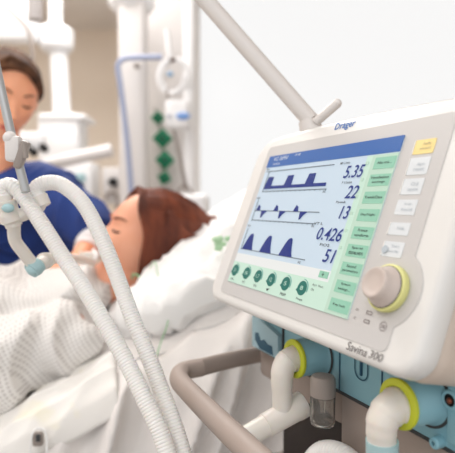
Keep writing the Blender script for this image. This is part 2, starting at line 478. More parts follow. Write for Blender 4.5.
add_text(mb, '300', .2850, -.0245, .3005, -.0178, .0006, LET, MON, False, .16)
mb.build('model_lettering', vent)
mb = MB(); LOGO = mat('logo_blue', (40, 104, 180), .5)
add_text(mb, 'Dräger', .1295, .2005, .1650, .2115, .0006, LOGO, MON, True, .0)
mb.build('logo_lettering', vent)

# --- blue connector panel under the display
mb = MB()
mb.box((.005, -.01, -.155), (.39, .150, .15), BLUE, BODY, .004)
mb.build('front_panel', vent)
mb = MB()
mb.prism([(-.186, -.080), (-.113, -.080), (-.113, -.048), (-.186, -.030)], -.080, -.072, mat('pale_blue_cover', (158, 190, 202), .4), BODY)
mb.prism([(-.176, -.058), (-.168, -.056), (-.160, -.066), (-.150, -.062), (-.140, -.066), (-.128, -.066), (-.125, -.078), (-.162, -.078), (-.176, -.068)], -.073, -.0712, BLUE_D, BODY)
o = mb.build('sensor_cover', vent)
mb = MB()
mb.box((-.1105, -.050, -.0795), (.003, .075, .003), GROOVE, BODY); mb.build('panel_seam', vent)
for x in (.010, .078):
    mb = MB(); mb.box((x, -.045, -.0798), (.0015, .075, .0016), BLUE_D, BODY); mb.build('panel_seam', vent)
mb = MB()   # oval catch outline
o_ = rrect(.036, -.058, .058, -.018, .010, 6); i_ = rrect(.0375, -.0565, .0565, -.0195, .0088, 6); n = len(o_)
mb.add([(a, b, -.0788) for a, b in o_] + [(a, b, -.0788) for a, b in i_], [[i, (i + 1) % n, n + (i + 1) % n, n + i] for i in range(n)], BLUE_D, BODY, False)
mb.box((.047, -.040, -.0788), (.003, .026, .0025), BLUE_D, BODY, .0008)
mb.build('panel_catch', vent)
# gas ports
def port(x, z, R, n1):
    M = axisM(B(x, z, -.080), BN)
    L = n1 + .080
    mb = MB(); mb.lathe([(R + .004, -.02), (R + .0045, .001), (R + .003, .003), (R + .001, .006), (R, L - .004), (R - .003, L), (R - .007, L)], BLUE, M, 48)
    o = mb.build('gas_port', vent)
    q = MB(); q.lathe([(R - .002, L - .002), (R + .0010, L - .0015), (R + .0014, L), (R + .001, L + .0018), (R - .001, L + .003), (R - .005, L + .003), (R - .007, L)], LIME, M, 48); q.build('port_ring', o)
    q = MB(); q.lathe([(R + .0052, .0004), (R + .0062, .0014), (R + .005, .0022)], GROOVE, M, 48); q.build('port_seam', o)
port(-.029, -.051, .0215, -.044)
port(.137, -.044, .0212, -.044)
mb = MB()   # bolted flange at the right of the second port
mb.box((.178, -.035, -.079), (.034, .08, .008), BLUE, BODY, .003)
mb.lathe([(.0001, .0), (.0055, .0)], BLACKR, axisM(B(.165, -.036, -.0746), BN), 20)
mb.lathe([(.0055, -.001), (.0055, .001), (.007, .0016), (.0085, .0008), (.009, -.001)], BLUE, axisM(B(.165, -.036, -.0748), BN), 24)
mb.sphere(B(.165, -.0365, -.0745), .0028, mat('copper_contact', (130, 74, 56), .3, metal=.6))
mb.build('socket_flange', vent)
mb = MB(); mb.lathe([(.0055, -.004), (.0055, .006), (.004, .0075), (.002, .0075), (.002, .004), (.0001, .004)], BLUE, axisM(B(.152, -.079, -.0775), BN), 20); mb.build('lug', vent)
# beige lower housing and trolley
mb = MB()
mb.box((.1055, -.170, -.155), (.195, .176, .148), BEIGE, BODY, .008)
mb.build('lower_housing', vent)
mb = MB(); mb.box((-.095, -.106, -.160), (.200, .046, .144), BEIGE, BODY, .008); mb.build('lower_housing', vent)
mb = MB(); mb.box((.0055, -.0835, -.1545), (.392, .0035, .1500), GROOVE, BODY); mb.build('panel_seam', vent)
mb = MB()
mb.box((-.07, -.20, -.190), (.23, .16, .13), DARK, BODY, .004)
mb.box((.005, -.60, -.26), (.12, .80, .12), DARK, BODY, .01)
mb.build('trolley_column', vent)
mb = MB(); mb.box((-.06, -.262, -.10), (.27, .012, .22), GREYPL, BODY, .004); mb.build('trolley_shelf', vent)
for s in (-1, 1):
    for t_ in (-1, 1):
        mb = MB(); e = B(.005 + s * .22, 0, -.26 + t_ * .24); e.z = .09; c0 = B(.005, 0, -.26); c0.z = .16
        mb.tube([c0, e], [.035, .022], GREYPL, seg=14); mb.build('trolley_leg', vent)
        mb = MB(); e.z = .05
        mb.lathe([(.0001, -.014), (.038, -.014), (.048, -.010), (.048, .010), (.038, .014), (.0001, .014)], BLACKR, axisM(e, BX), 28)
        mb.tube([e + V((0, 0, .02)), e + V((0, 0, .05))], .014, STEEL); mb.build('caster', vent)
# trolley handle: loop in front of the machine
ZH = -.100
mb = MB()
armL = [B(-.195, ZH, -.150), B(-.200, ZH, -.10), B(-.194, ZH, -.04), B(-.183, ZH, .012)]
pth = spline(armL, 8)
mb.tube(pth, .0135, BEIGE, seg=20, flat=(.95, .55))
armR = [B(.30, ZH, .0), B(.30, ZH, -.06), B(.26, ZH, -.10), B(.20, ZH, -.14)]
pth = spline([armL[-1], B(-.178, ZH, .040), B(-.152, ZH, .056), B(-.11, ZH, .060), B(0, ZH, .062), B(.15, ZH, .062), B(.25, ZH, .060), B(.29, ZH, .045), armR[0]], 10)
mb.tube(pth, .0128, BEIGE, seg=24); mb.tube(spline(armR, 8), .0128, BEIGE, seg=20, flat=(.95, .55))
mb.build('trolley_handle', vent)
# hanging water trap
wt = axisM(B(.013, -.063, -.054), V((0, 0, -1)))
mb = MB(); mb.lathe([(.006, -.004), (.012, -.003), (.0140, .0), (.0143, .008), (.014, .019), (.0125, .019)], GREYPL, wt, 36); trap = mb.build('water_trap', vent)
mb = MB(); mb.lathe([(.0132, .018), (.0140, .020), (.0140, .047), (.0130, .0515), (.010, .053), (.0001, .053), (.0001, .0515), (.009, .0515), (.0118, .049), (.0128, .046), (.0128, .020)], CLEAR, wt, 36)
mb.build('trap_jar', trap)
mb = MB(); mb.tube([wt @ V((0, 0, .018)), wt @ V((0, 0, .040))], [.004, .0025], CLEAR, seg=12); mb.build('dip_tube', trap)
# foot of the hose arm, on the rear of the display
def Mo(u, v, w): return MON @ V((u, v, w))

# ------------------------------------------------------------------ hose arm
base = P(317, 131, .66)
d_arm = .66
arm = thing('hose_support_arm', 'long light grey articulated arm rising behind the display and hanging over the patient', 'support arm', base)
end1 = P(200, -6, .70); joint = P(150, -82, .70)
mb = MB()
pth = [P(311, 121, .655), end1, joint]
mb.tube(pth, [.0112, .0118, .0118], ARM, seg=24); mb.build('lower_arm', arm)
mb = MB(); mb.lathe([(.0001, -.012), (.017, -.012), (.0165, -.006), (.0125, .006), (.0112, .012), (.0001, .014)], ARM, axisM(P(310, 128, .655), P(300, 105, .655) - P(311, 130, .655)), 28)
mb.tube([P(312, 130, .655), P(324, 160, .67)], [.014, .012], ARM, seg=20); mb.build('arm_foot', arm)
mb = MB()
lp = [P(316, 122, .645), P(326, 113, .635), P(337, 103.5, .63)]
mb.tube(lp, [.0060, .0060, .0060], GREYPL if False else ARM, seg=20, caps=True); mb.sphere(lp[-1], .0060, ARM, sub=3); mb.sphere(lp[-1] + FWD * -.0032 , .0036, GREYEQ, sub=3)
mb.build('clamp_lever', arm)
mb = MB(); mb.sphere(joint, .022, ARM); mb.tube([joint, P(40, -130, .68), P(-50, -30, .63), P(-16, 10, .61)], .011, ARM, seg=20); mb.build('upper_arm', arm)
mb = MB(); mb.tube([P(-16, 10, .61), P(3, 98, .60), P(13, 142, .59), P(26, 192, .585)], .0052, mat('arm_rod_grey', (176, 178, 180), .35, metal=.3), seg=18); mb.build('rod', arm)
mb = MB()
mb.box(P(14, 149, .588), (.018, .016, .030), GREYEQ, None, .004)
mb.box(P(22, 155, .585), (.010, .012, .034), GREYPL, None, .003, rot=Euler((0, .35, 0)).to_matrix())
mb.tube([P(24, 143, .58), P(26, 158, .58)], .003, GREYPL, seg=12); mb.sphere(P(10, 138, .586), .008, GREYEQ)
mb.build('hose_clamp', arm)

# ------------------------------------------------------------------ corrugated hoses
def hose(name, pts, r, label, pitch=.0042, amp=.0011, m=TUBE, seg=24):
    path = resample(spline(pts, 24), pitch / 4)
    rs = []
    for i in range(len(path)): rs.append(r + amp * (1, .35, -1, .35)[i % 4])
    mb = MB(); mb.tube(path, rs, m, seg=seg)
    return mb, path
A_pts = [P(4, 199, .60), P(3, 188, .60), P(12, 186, .60), P(25, 199, .60), P(45, 229, .595), P(65, 260, .59), P(82, 285, .58), P(104, 322, .565), P(127, 363, .55), P(146, 402, .535), P(160, 432, .525), P(172, 470, .515), P(180, 520, .51)]
B_pts = [P(40, 199, .61), P(36, 189, .61), P(46, 183, .61), P(62, 185, .61), P(82, 202, .605), P(98, 230, .60), P(110, 258, .595), P(121, 287, .59), P(134, 322, .58), P(149, 358, .57), P(162, 392, .56), P(175, 428, .545), P(187, 470, .53), P(196, 520, .525)]
for pts, lab, blu in ((A_pts, 'white corrugated breathing hose arching nearest the lower left, over the dotted gown', False), (B_pts, 'white corrugated breathing hose with the higher arch, passing in front of the patient face', True)):
    t0 = pts[0]
    h = thing('breathing_hose', lab, 'hose', pts[-1], 'pair of breathing hoses')
    mb, path = hose('x', pts, .0093, lab, .0034, .00032); mb.build('corrugated_tube', h)
    mb = MB(); d = (path[0] - path[8]).normalized()
    mb.tube([path[3], path[0], path[0] + d * .010], [.0106, .0104, .009], TUBE2, seg=24); mb.build('end_cuff', h)

# patient connector (Y piece and catheter mount)
yp = thing('patient_connector', 'white jointed breathing connector with pale blue joint hanging from the hoses before the navy scrubs', 'tube connector', P(16, 225, .61))
mb = MB(); mb.tube(spline([P(6, 200, .60), P(9, 213, .605), P(14, 226, .61)], 6), [.012] * 6 + [.0135] * 4 + [.010] * 3, TUBE2, seg=20)
mb.tube(spline([P(40, 199, .61), P(37, 208, .61), P(24, 214, .61), P(13, 218, .61)], 6), .0085, TUBE2, seg=18); mb.build('y_piece', yp)
mb = MB(); mb.tube(spline([P(14, 224, .61), P(15, 240, .62), P(24, 253, .63), P(34, 266, .64)], 6), .0078, TUBE2, seg=18); mb.build('catheter_mount', yp)
mb = MB(); mb.sphere(P(35, 268, .64), .0110, PALEBLUE); mb.tube([P(31, 271, .635), P(39, 264, .645)], .0105, PALEBLUE, seg=20); mb.build('swivel_joint', yp)['label'] = 'pale blue swivel joint'
mb = MB(); mb.sphere(P(8, 208, .592), (.0075, .005, .0055), PALEBLUE); mb.build('sensor_cap', yp)
mb = MB(); mb.tube(spline([P(38, 266, .645), P(50, 259, .70), P(66, 258, .85), P(82, 260, 1.0), P(93, 263, 1.105)], 8), [.0095] * 9 + [.0085] * 24, TUBE2, seg=18); mb.build('flexible_tube', yp)
mb = MB(); mb.lathe([(.009, -.006), (.0115, -.004), (.0115, .004), (.009, .006)], TUBE2, axisM(P(45, 261, .67), P(58, 258, .76) - P(45, 261, .67)), 24); mb.build('coupling_collar', yp)

# elbow and T piece on the first port
XE = -.029
el = thing('hose_elbow', 'milky elbow and T piece plugged into the left lime-ringed port', 'hose elbow', B(XE, -.11, -.02))
mb = MB()
pth = spline([B(XE, -.051, -.050), B(XE, -.051, -.039), B(XE, -.057, -.030), B(XE, -.070, -.0265), B(XE, -.092, -.0270), B(XE, -.122, -.028)], 6)
rr = [.0165, .0160, .0156, .0152, .0148, .0145] + [.0142] * 6 + [.0135] * 6 + [.0128] * 4 + [.0120] * 2 + [.0118] * 6 + [.0118]
mb.tube(pth, rr[:len(pth)], TUBE2, seg=28)
for i in (4, 9): mb.lathe([(.013, -.0012), (rr[i] + .0008, 0), (.013, .0012)], TUBE2, axisM(pth[i], pth[i + 1] - pth[i - 1]), 28)
mb.build('elbow', el)
mb = MB(); T0 = B(XE, -.108, -.056); T1 = B(XE, -.134, .026)
mb.tube([T0, T0.lerp(T1, .12), T0.lerp(T1, .16), T0.lerp(T1, .6), T0.lerp(T1, .66), T1], [.0158, .0156, .0148, .0138, .0125, .0120], TUBE2, seg=28)
mb.build('t_piece', el)
mb = MB(); mb.lathe([(.0115, -.002), (.0142, 0), (.0115, .002)], TUBE2, axisM(T0.lerp(T1, .62), T1 - T0), 28); mb.build('collar', el)

XE = .137
el = thing('hose_elbow', 'white elbow in the right lime-ringed port with a pale blue hose cuff below', 'hose elbow', B(XE, -.10, -.02))
mb = MB()
pth = spline([B(XE, -.046, -.048), B(XE, -.046, -.038), B(XE, -.052, -.028), B(XE, -.062, -.0245), B(XE, -.082, -.0255)], 7)
rr = [.0165] * 7 + [.0152] * 7 + [.0140] * 6 + [.0132] * 4 + [.0122, .0130, .0130, .0124, .0124]
mb.tube(pth, rr[:len(pth)], TUBE2, seg=30)
mb.build('elbow', el)
mb = MB(); mb.tube([B(XE, -.073, -.0255), B(XE, -.094, -.0260), B(XE, -.12, -.027)], [.0140, .0136, .0136], PALEBLUE, seg=30); mb.build('hose_cuff', el)['label'] = 'pale blue cuff'
# coiled hose at the bottom edge
hp = [B(-.012, -.30, -.040), B(-.008, -.20, -.044), B(.010, -.152, -.050), B(.046, -.136, -.055), B(.078, -.149, -.057), B(.092, -.20, -.058), B(.094, -.30, -.058)]
mb, path = hose('x', hp, .0115, '')
tag(mb.build('corrugated_hose'), 'pale corrugated hose looping up below the clear water jar', 'hose')

# ================================================================== BED
H0 = V((-.2, 1.2, 0)); BA = math.radians(15)
EX = V((math.cos(BA), math.sin(BA), 0)); EY = V((-math.sin(BA), math.cos(BA), 0))
def L(x, y, z): return H0 + EX * x + EY * y + V((0, 0, z))
BM = Matrix((EX, EY, V((0, 0, 1)))).transposed().to_4x4(); BM.translation = H0
def S(x):
    a = .97 + .45 * x
    if x < -.40: a = .79 + .45 * .0 + (.79 - .79)
    t_ = max(0, min(1, (x + .52) / .24)); t_ = t_ * t_ * (3 - 2 * t_)
    return .77 * (1 - t_) + (.97 + .45 * x) * t_
YN, YF = -.33, .42
bed = thing('hospital_bed', 'hospital bed with raised head section carrying the patient', 'bed', L(-.7, .05, 0))
mb = MB(); xs = [-1.65, -1.2, -.8, -.6, -.45, -.3, -.15, 0, .15, .3, .42]
rings = []
for x in xs:
    z1 = S(x) - .012; z0 = z1 - .12
    rings.append([L(x, YN + .02, z0), L(x, YF, z0), L(x, YF, z1 - .02), L(x, YF - .02, z1), L(x, YN + .04, z1), L(x, YN + .02, z1 - .02)])
mb.loft(rings, mat('mattress_cover', (200, 206, 212), .7)); mb.build('mattress', bed)
FR = mat('bed_frame_cream', (212, 208, 202), .5)
for y in (YN + .05, YF - .03):
    mb = MB(); mb.tube([L(-1.68, y, .60), L(.46, y, .60)], .02, FR, seg=12); mb.build('side_beam', bed)
for x in (-1.45, .30):
    for y in (YN + .05, YF - .03):
        mb = MB(); mb.tube([L(x, y, .60), L(x, y, .12)], .022, FR, seg=12); mb.build('leg', bed)
        mb = MB(); mb.lathe([(.0001, -.015), (.05, -.015), (.06, -.01), (.06, .01), (.05, .015), (.0001, .015)], BLACKR, axisM(L(x, y, .062), EY), 24); mb.build('caster', bed)
mb = MB(); mb.box((.50, .045, 1.0), (.03, .78, .5), FR, BM, .02); mb.build('headboard', bed)

# sheet: one draped surface
def folds(x, y):
    w1 = n3((x * 1.6, y * 2.5, 3.1)) * .5
    a = n3(((x * .9 - y * .35) * 3, (y * .9 + x * .35) * 15 + w1 * 5, 0))
    b = n3(((x + y * .2) * 4, (y - x * .10) * 26 + w1 * 6, 7))
    c = n3((x * 3, y * 4, 11))
    return (1 - abs(a) * 2.2) * .013 + (1 - abs(b) * 2) * .012 + c * .022
mb = MB(); vs = []; fs = []; NX, NY = 230, 190
for i in range(NX + 1):
    x = -1.62 + (2.04) * i / NX
    for j in range(NY + 1):
        v = j / NY
        s = -0.46 + v * 1.27            # arc length from far side hem to near side hem
        fo = folds(x, s)
        if s < 0.33: y = -s; z = S(x) + fo; out = V((0, 0, 0))
        if s > .29:
            q = s - .29; R_ = .07; ang = min(q / R_, PI / 2 * .96)
            y = -.29 - R_ * math.sin(ang); z = S(x) - R_ * (1 - math.cos(ang)) + fo * math.cos(ang)
            rest = max(0, q - R_ * PI / 2 * .96); z -= rest
            g = n3((x * 13 + s * 5 + n3((x * 2, s * 2, 5)) * 1.6, s * 1.6, 2)); y -= rest * .05 + (1 - abs(g) * 2.4) * .045 * math.sin(ang) + n3((x * 3, s * 2.5, 9)) * .035 * math.sin(ang) - .01
        if s < -.38:
            q = -.38 - s; z = S(x) - q * .9; y = .40 + q * .35
        vs.append(L(x, y, z))
for i in range(NX):
    for j in range(NY):
        a = i * (NY + 1) + j; fs.append([a, a + 1, a + NY + 2, a + NY + 1])
mb.add(vs, fs, LINEN); sheet = mb.build('bed_sheet', sharp=180)
sheet.modifiers.new('thick', 'SOLIDIFY').thickness = .002
tag(sheet, 'creased white bed sheet draped over the mattress and down its near side', 'sheet')

def puffy(name, M, size, mtl, amp, seed, parent=None, exp=.38, seg=64, extra=None):
    b = bmesh.new(); bmesh.ops.create_uvsphere(b, u_segments=seg * 2, v_segments=seg, radius=1)
    for v in b.verts:
        p = v.co.copy()
        x = math.copysign(abs(p.x) ** .62, p.x); y = math.copysign(abs(p.y) ** .62, p.y)
        edge = max(0, 1 - (max(abs(x), abs(y))) ** 4)
        z = math.copysign(abs(p.z) ** .8, p.z) * (.35 + .65 * edge)
        q = V((x * size[0], y * size[1], z * size[2]))
        w = n3((q.x * 4 + seed, q.y * 4, q.z * 3))
        r1 = n3((q.x * 7 + q.y * 5 + w * 2, (q.y - q.x) * 16 + w * 4, seed)); r2 = n3((q.x * 12, q.y * 12 + seed, 2))
        q.z += (1 - abs(r1) * 2.2) * amp * math.copysign(1, q.z if abs(q.z) > 1e-6 else 1) + r2 * amp * .8
        q.x += r2 * amp * .4; q.y += w * amp * .8
        if extra: q = extra(q)
        v.co = q
    mb = MB(); mb.bm(b, mtl, M); return mb
pil = thing('pillow', 'plump wrinkled white pillow behind the brown-haired patient head', 'pillow', L(.14, .06, 1.0))
SL = math.atan(.45)
PM = BM @ Matrix.Translation((.10, .045, 1.075)) @ Matrix.Rotation(-SL * 1.05, 4, 'Y')
def dent(q):
    d = ((q.x + .10) / .13) ** 2 + ((q.y + .04) / .15) ** 2
    if q.z > 0: q.z -= .055 * math.exp(-d)
    return q
mb = puffy('pillow', PM, (.215, .325, .085), LINENW, .022, 3.3, extra=dent); mb.build('pillow_cushion', pil, sharp=180)
mb = puffy('p', BM @ Matrix.Translation((.30, .10, 1.18)) @ Matrix.Rotation(-SL * 1.3, 4, 'Y'), (.17, .33, .075), LINENW, .009, 8.1)
tag(mb.build('pillow', sharp=180), 'white pillow behind the ventilator display, at the head end of the bed', 'pillow')
# green printed mark
mb = MB()
for k in range(7):
    c = P(222 + random.uniform(-6, 6), 246 + random.uniform(-8, 8), .97 + random.uniform(-.004, .004))
    mb.sphere(c, (random.uniform(.006, .011), .002, random.uniform(.005, .009)), GREENP, sub=2)
tag(mb.build('green_print_patch'), 'small pale green printed patch on the pillow beside the display', 'printed patch')

# ================================================================== PEOPLE
def head_local(p, male=False):
    """unit direction -> head surface (x side, y front, z up), origin at head centre"""
    x, y, z = p
    X = x * .0745; Y = y * .097; Z = z * .118
    t_ = max(0, -z)
    X *= 1 - .30 * t_ ** 1.5
    if y > 0:
        Y *= 1 - .06 * t_
        Y = min(Y, .0885 + (Y - .0885) * .35) if Y > .0885 else Y
        Z -= .006 * y * t_
    else:
        Y *= 1 - .45 * t_ ** 1.6
    if y > .15:
        G = lambda cx, cz, sx, sz: math.exp(-((X - cx) / sx) ** 2 - ((Z - cz) / sz) ** 2)
        side = 1 if X >= 0 else -1; ax = abs(X)
        # nose
        if Z > -.048:
            pr = max(0, min(1, (.022 - Z) / .056)); Y += .027 * pr ** 1.25 * math.exp(-(X / (.008 + .006 * pr)) ** 2) * (1 if Z > -.034 else max(0, 1 - (-.034 - Z) / .012))
        Y += .004 * math.exp(-((ax - .013) / .006) ** 2 - ((Z + .036) / .007) ** 2)
        # sockets, lids, brow, cheeks
        s_ = math.exp(-((ax - .031) / .017) ** 2 - ((Z - .010) / .014) ** 2); Y -= .0095 * s_
        Y += .0060 * math.exp(-((ax - .031) / .011) ** 2 - ((Z - .008) / .0085) ** 2)
        Y += .0035 * math.exp(-((ax - .028) / .022) ** 2 - ((Z - .031) / .008) ** 2)
        Y += .0050 * math.exp(-((ax - .043) / .018) ** 2 - ((Z + .022) / .016) ** 2)
        # mouth
        Y += .0070 * G(0, -.064, .026, .016) + .0040 * G(0, -.0595, .020, .004) + .0045 * G(0, -.0705, .017, .0045) - .0040 * G(0, -.065, .024, .0022)
        Y -= .0035 * G(0, -.080, .016, .005)
        Y += .0090 * G(0, -.097, .018, .013)
    return V((X, Y, Z))
def add_head(mb, M, m):
    b = bmesh.new(); bmesh.ops.create_icosphere(b, subdivisions=6, radius=1)
    for v in b.verts: v.co = head_local(v.co.normalized())
    mb.bm(b, m, M)
    for s_ in (-1, 1):      # ears
        E = M @ Matrix.Translation((s_ * .076, -.004, -.004)) @ Matrix.Rotation(s_ * -.35, 4, 'Z') @ Matrix.Rotation(-.15, 4, 'X')
        pts = []
        for i in range(15):
            a = -.9 + i / 14 * 4.6
            pts.append(E @ V((s_ * .006, .004 + -.016 * math.sin(a * .75) * 1.0, .0 + .030 * math.cos(a * .72 + .0))))
        mb.tube(pts, .0045, m, seg=10); mb.sphere((0, 0, 0), (.005, .014, .026), m, E, 3)
def face_parts(body, M, skin_lashes, brow_m, closed=True, prefix=''):
    """eyelashes and eyebrows as children"""
    for s_ in (-1, 1):
        mb = MB(); pts = []
        for i in range(9):
            x = s_ * (.018 + .026 * i / 8); z = .0045 - .0035 * math.sin(PI * i / 8)
            pts.append(M @ (surf_point(x, z) + V((0, .0012, 0))))
        mb.tube(pts, [.001, .0018, .0024, .0026, .0026, .0026, .0026, .0022, .0012], skin_lashes, seg=8); mb.build('eyelash', body)
        mb = MB(); pts = []
        for i in range(9):
            x = s_ * (.014 + .034 * i / 8); z = .0275 + .007 * math.sin(PI * i / 8 * .75)
            pts.append(M @ (surf_point(x, z) + V((0, .0006, 0))))
        mb.tube(pts, [.002, .003, .0034, .0034, .0032, .003, .0026, .002, .001], brow_m, seg=8); mb.build('eyebrow', body)
def surf_point(x, z):
    # solve direction whose surface has the wanted x,z
    dx, dz = x / .0745, z / .118
    for _ in range(12):
        y2 = max(.02, 1 - dx * dx - dz * dz); q = head_local(V((dx, math.sqrt(y2), dz)).normalized())
        dx += (x - q.x) / .0745 * .8; dz += (z - q.z) / .118 * .8
    return head_local(V((dx, math.sqrt(max(.02, 1 - dx * dx - dz * dz)), dz)).normalized())
def frame(c, f, up):
    f = V(f).normalized(); up = V(up); up = (up - f * up.dot(f)).normalized(); x = f.cross(up)
    M = Matrix((x, f, up)).transposed().to_4x4(); M.translation = V(c); return M
def mouth_fn(M, idx_lip=1):
    Mi = M.inverted()
    def fn(c):
        q = Mi @ c
        if q.y > .07 and abs(q.x) < .023:
            h = .0095 * (1 - (abs(q.x) / .025) ** 2)
            if abs(q.z + .0652) < h: return idx_lip
        return 0
    return fn
def hand(mb, wrist, d, palm_n, m, curl=.5, s=1.0, thumb=1):
    """palm and five fingers; d = direction of the hand, palm_n = direction the palm faces"""
    d = V(d).normalized(); n_ = V(palm_n); n_ = (n_ - d * n_.dot(d)).normalized(); a = d.cross(n_)
    w = V(wrist)
    capsule(mb, w + d * .018 * s, w + d * .078 * s, .021 * s, .019 * s, m, wide=a, wscale=1.75)
    capsule(mb, w - d * .03 * s, w + d * .02 * s, .021 * s, .02 * s, m, wide=a, wscale=1.25)
    for k, (off, ln) in enumerate(((-.030, .066), (-.0105, .076), (.0105, .071), (.030, .056))):
        p = w + (d * (.082 - abs(off) * .25) + a * off) * s; dirv = d.copy(); cur = curl * (1 + .08 * k)
        for j, fr in enumerate((.45, .32, .23)):
            q = cur * (.55, .85, .6)[j]
            dirv = (dirv * math.cos(q) + n_ * math.sin(q) + a * off * (.6 if j == 0 else 0)).normalized()
            n_k = n_
            e = p + dirv * ln * fr * s
            capsule(mb, p, e, (.0090, .0082, .0074)[j] * s, (.0084, .0076, .0066)[j] * s, m, n=12); p = e
    tb = w + (d * .022 - a * .026 * thumb) * s; d1 = (d * .75 - a * .62 * thumb + n_ * .3).normalized(); d2 = (d * .95 - a * .15 * thumb + n_ * .45).normalized()
    e1 = tb + d1 * .036 * s; e2 = e1 + d2 * .030 * s; e3 = e2 + (d2 + n_ * .2).normalized() * .022 * s
    capsule(mb, tb, e1, .0125 * s, .0105 * s, m, n=12); capsule(mb, e1, e2, .0102 * s, .009 * s, m, n=12); capsule(mb, e2, e3, .0088 * s, .0072 * s, m, n=12)

# ---------------------------------------------------------------- patient
PH = P(145, 240, 1.205)
fdir = V((-.84, -.44, .31)); upd = V((.27, 0, .96))
MP = frame(PH, fdir, upd)
pat = thing('person', 'patient with auburn hair lying on the pillow in profile in a pale dotted gown', 'person', L(-.5, .02, S(-.5)))
mb = MB(); add_head(mb, MP, SKINP)
def Hp(x, y, z): return MP @ V((x, y, z))
cb = L(-.165, .0, 1.02)
capsule(mb, Hp(0, -.028, -.05), cb, .050, .056, SKINP)
capsule(mb, L(-.20, 0, .965), L(-.42, .0, .93), .085, .085, SKINP, wide=EY, wscale=1.5)
capsule(mb, L(-.42, 0, .93), L(-.66, .0, .88), .085, .09, SKINP, wide=EY, wscale=1.55)
shn, shf = L(-.185, -.165, .975), L(-.185, .165, .985)
capsule(mb, shn, shf, .055, .055, SKINP)
eln, elf = L(-.44, -.235, .915), L(-.44, .235, .925)
hn, hf = L(-.62, -.09, .95), L(-.62, .12, .95)
for s0, e0, h0 in ((shn, eln, hn), (shf, elf, hf)):
    capsule(mb, s0, e0, .048, .038, SKINP); capsule(mb, e0, h0, .038, .026, SKINP)
hand(mb, hn, L(-.70, -.02, .95) - hn, V((0, 0, -1)), SKINP, .35); hand(mb, hf, L(-.70, .05, .95) - hf, V((0, 0, -1)), SKINP, .35, thumb=-1)
for s_ in (-1, 1):
    capsule(mb, L(-.68, .09 * s_ + .0, .875), L(-1.08, .10 * s_, .895), .078, .055, SKINP); capsule(mb, L(-1.08, .10 * s_, .895), L(-1.46, .10 * s_, .845), .052, .036, SKINP)
    capsule(mb, L(-1.46, .10 * s_, .835), L(-1.49, .11 * s_, .93), .036, .028, SKINP)
pbody = remeshed(mb, 'body', .0042, [SKINP, LIP], pat, 2, None, mouth_fn(MP))
face_parts(pbody, MP, LASH, mat('brow_brown', (140, 88, 66), .8))
# hair: hood of hair gathered over the crown
def hairmesh(M, rings_def, m, amp, seedv, n=96, front=None):
    rings = []
    for (c, nrm, rx, rz) in rings_def:
        nrm = V(nrm).normalized(); x = V((1, 0, 0)); zz = nrm.cross(x) * -1
        zz = (zz - nrm * zz.dot(nrm)).normalized()
        if zz.z < 0: zz = -zz
        ringp = []
        for k in range(n):
            a = 2 * PI * k / n
            g = 1 + amp * (abs(n3((math.cos(a) * 7, math.sin(a) * 7, seedv + c[1] * 3))) * 2 - .5) + amp * .5 * n3((math.cos(a) * 22, math.sin(a) * 22, seedv))
            ringp.append(V(c) + (x * math.cos(a) * rx + zz * math.sin(a) * rz) * g)
        rings.append([M @ p for p in ringp])
    # refine between rings
    out = []
    for i in range(len(rings) - 1):
        for q in range(4):
            t_ = q / 4; t2 = t_ * t_ * (3 - 2 * t_) if False else t_
            out.append([a.lerp(b, t2) for a, b in zip(rings[i], rings[i + 1])])
    out.append(rings[-1])
    mb = MB(); mb.loft(out, m, cap=True); return mb
RD = [((0, .030, .074), (0, .80, -.55), .050, .034),
      ((0, .030, .046), (0, .90, -.42), .069, .066),
      ((0, .010, .020), (0, .96, -.22), .080, .100),
      ((0, -.005, .008), (0, 1, -.05), .0850, .122),
      ((0, -.04, .010), (0, 1, 0), .0850, .121),
      ((0, -.075, .016), (0, 1, .2), .078, .108),
      ((0, -.105, .032), (0, 1, .45), .062, .080),
      ((0, -.122, .060), (0, 1, .6), .046, .056),
      ((0, -.135, .082), (0, 1, .7), .036, .036),
      ((0, -.138, .082), (0, 1, .6), .030, .032),
      ((0, -.143, .084), (0, 1, .6), .018, .020)]
mb = hairmesh(MP, RD, HAIRP, .05, 1.0)
# long locks from the parting down past the ear
def lock(mb, M, pts, r, m, fl=(1, .45)):
    pth = spline([M @ V(p) for p in pts], 8); n_ = len(pth)
    mb.tube(pth, [r * (.35 + 1.0 * math.sin(PI * min(1, (i + 1) / (n_ + 1)) ** .8)) for i in range(n_)], m, seg=10, flat=fl)
for s_ in (-1, 1):
    for k in range(22):
        t_ = k / 21
        y0 = .054 - .085 * t_ ; z0 = .098 - .010 * t_
        lock(mb, MP, [(s_ * .012, y0, z0 + .018), (s_ * .058, y0 + .002, z0 - .028), (s_ * .083, .032 - .085 * t_, .02), (s_ * .086, .020 - .085 * t_, -.045), (s_ * (.080 - .01 * t_), .004 - .085 * t_, -.105 + .02 * t_), (s_ * .070, -.02 - .075 * t_, -.135 + .03 * t_)], .0085, HAIRP)
    for k in range(10):
        t_ = k / 9
        lock(mb, MP, [(s_ * .078, -.005 - .02 * t_, .085 - .12 * t_), (s_ * (.086), -.05, .05 - .10 * t_), (s_ * .07, -.10, .045 - .05 * t_), (s_ * .030, -.130, .075), (s_ * .010, -.138, .080)], .010, HAIRP)
mb.build('hair', pat, sharp=180)

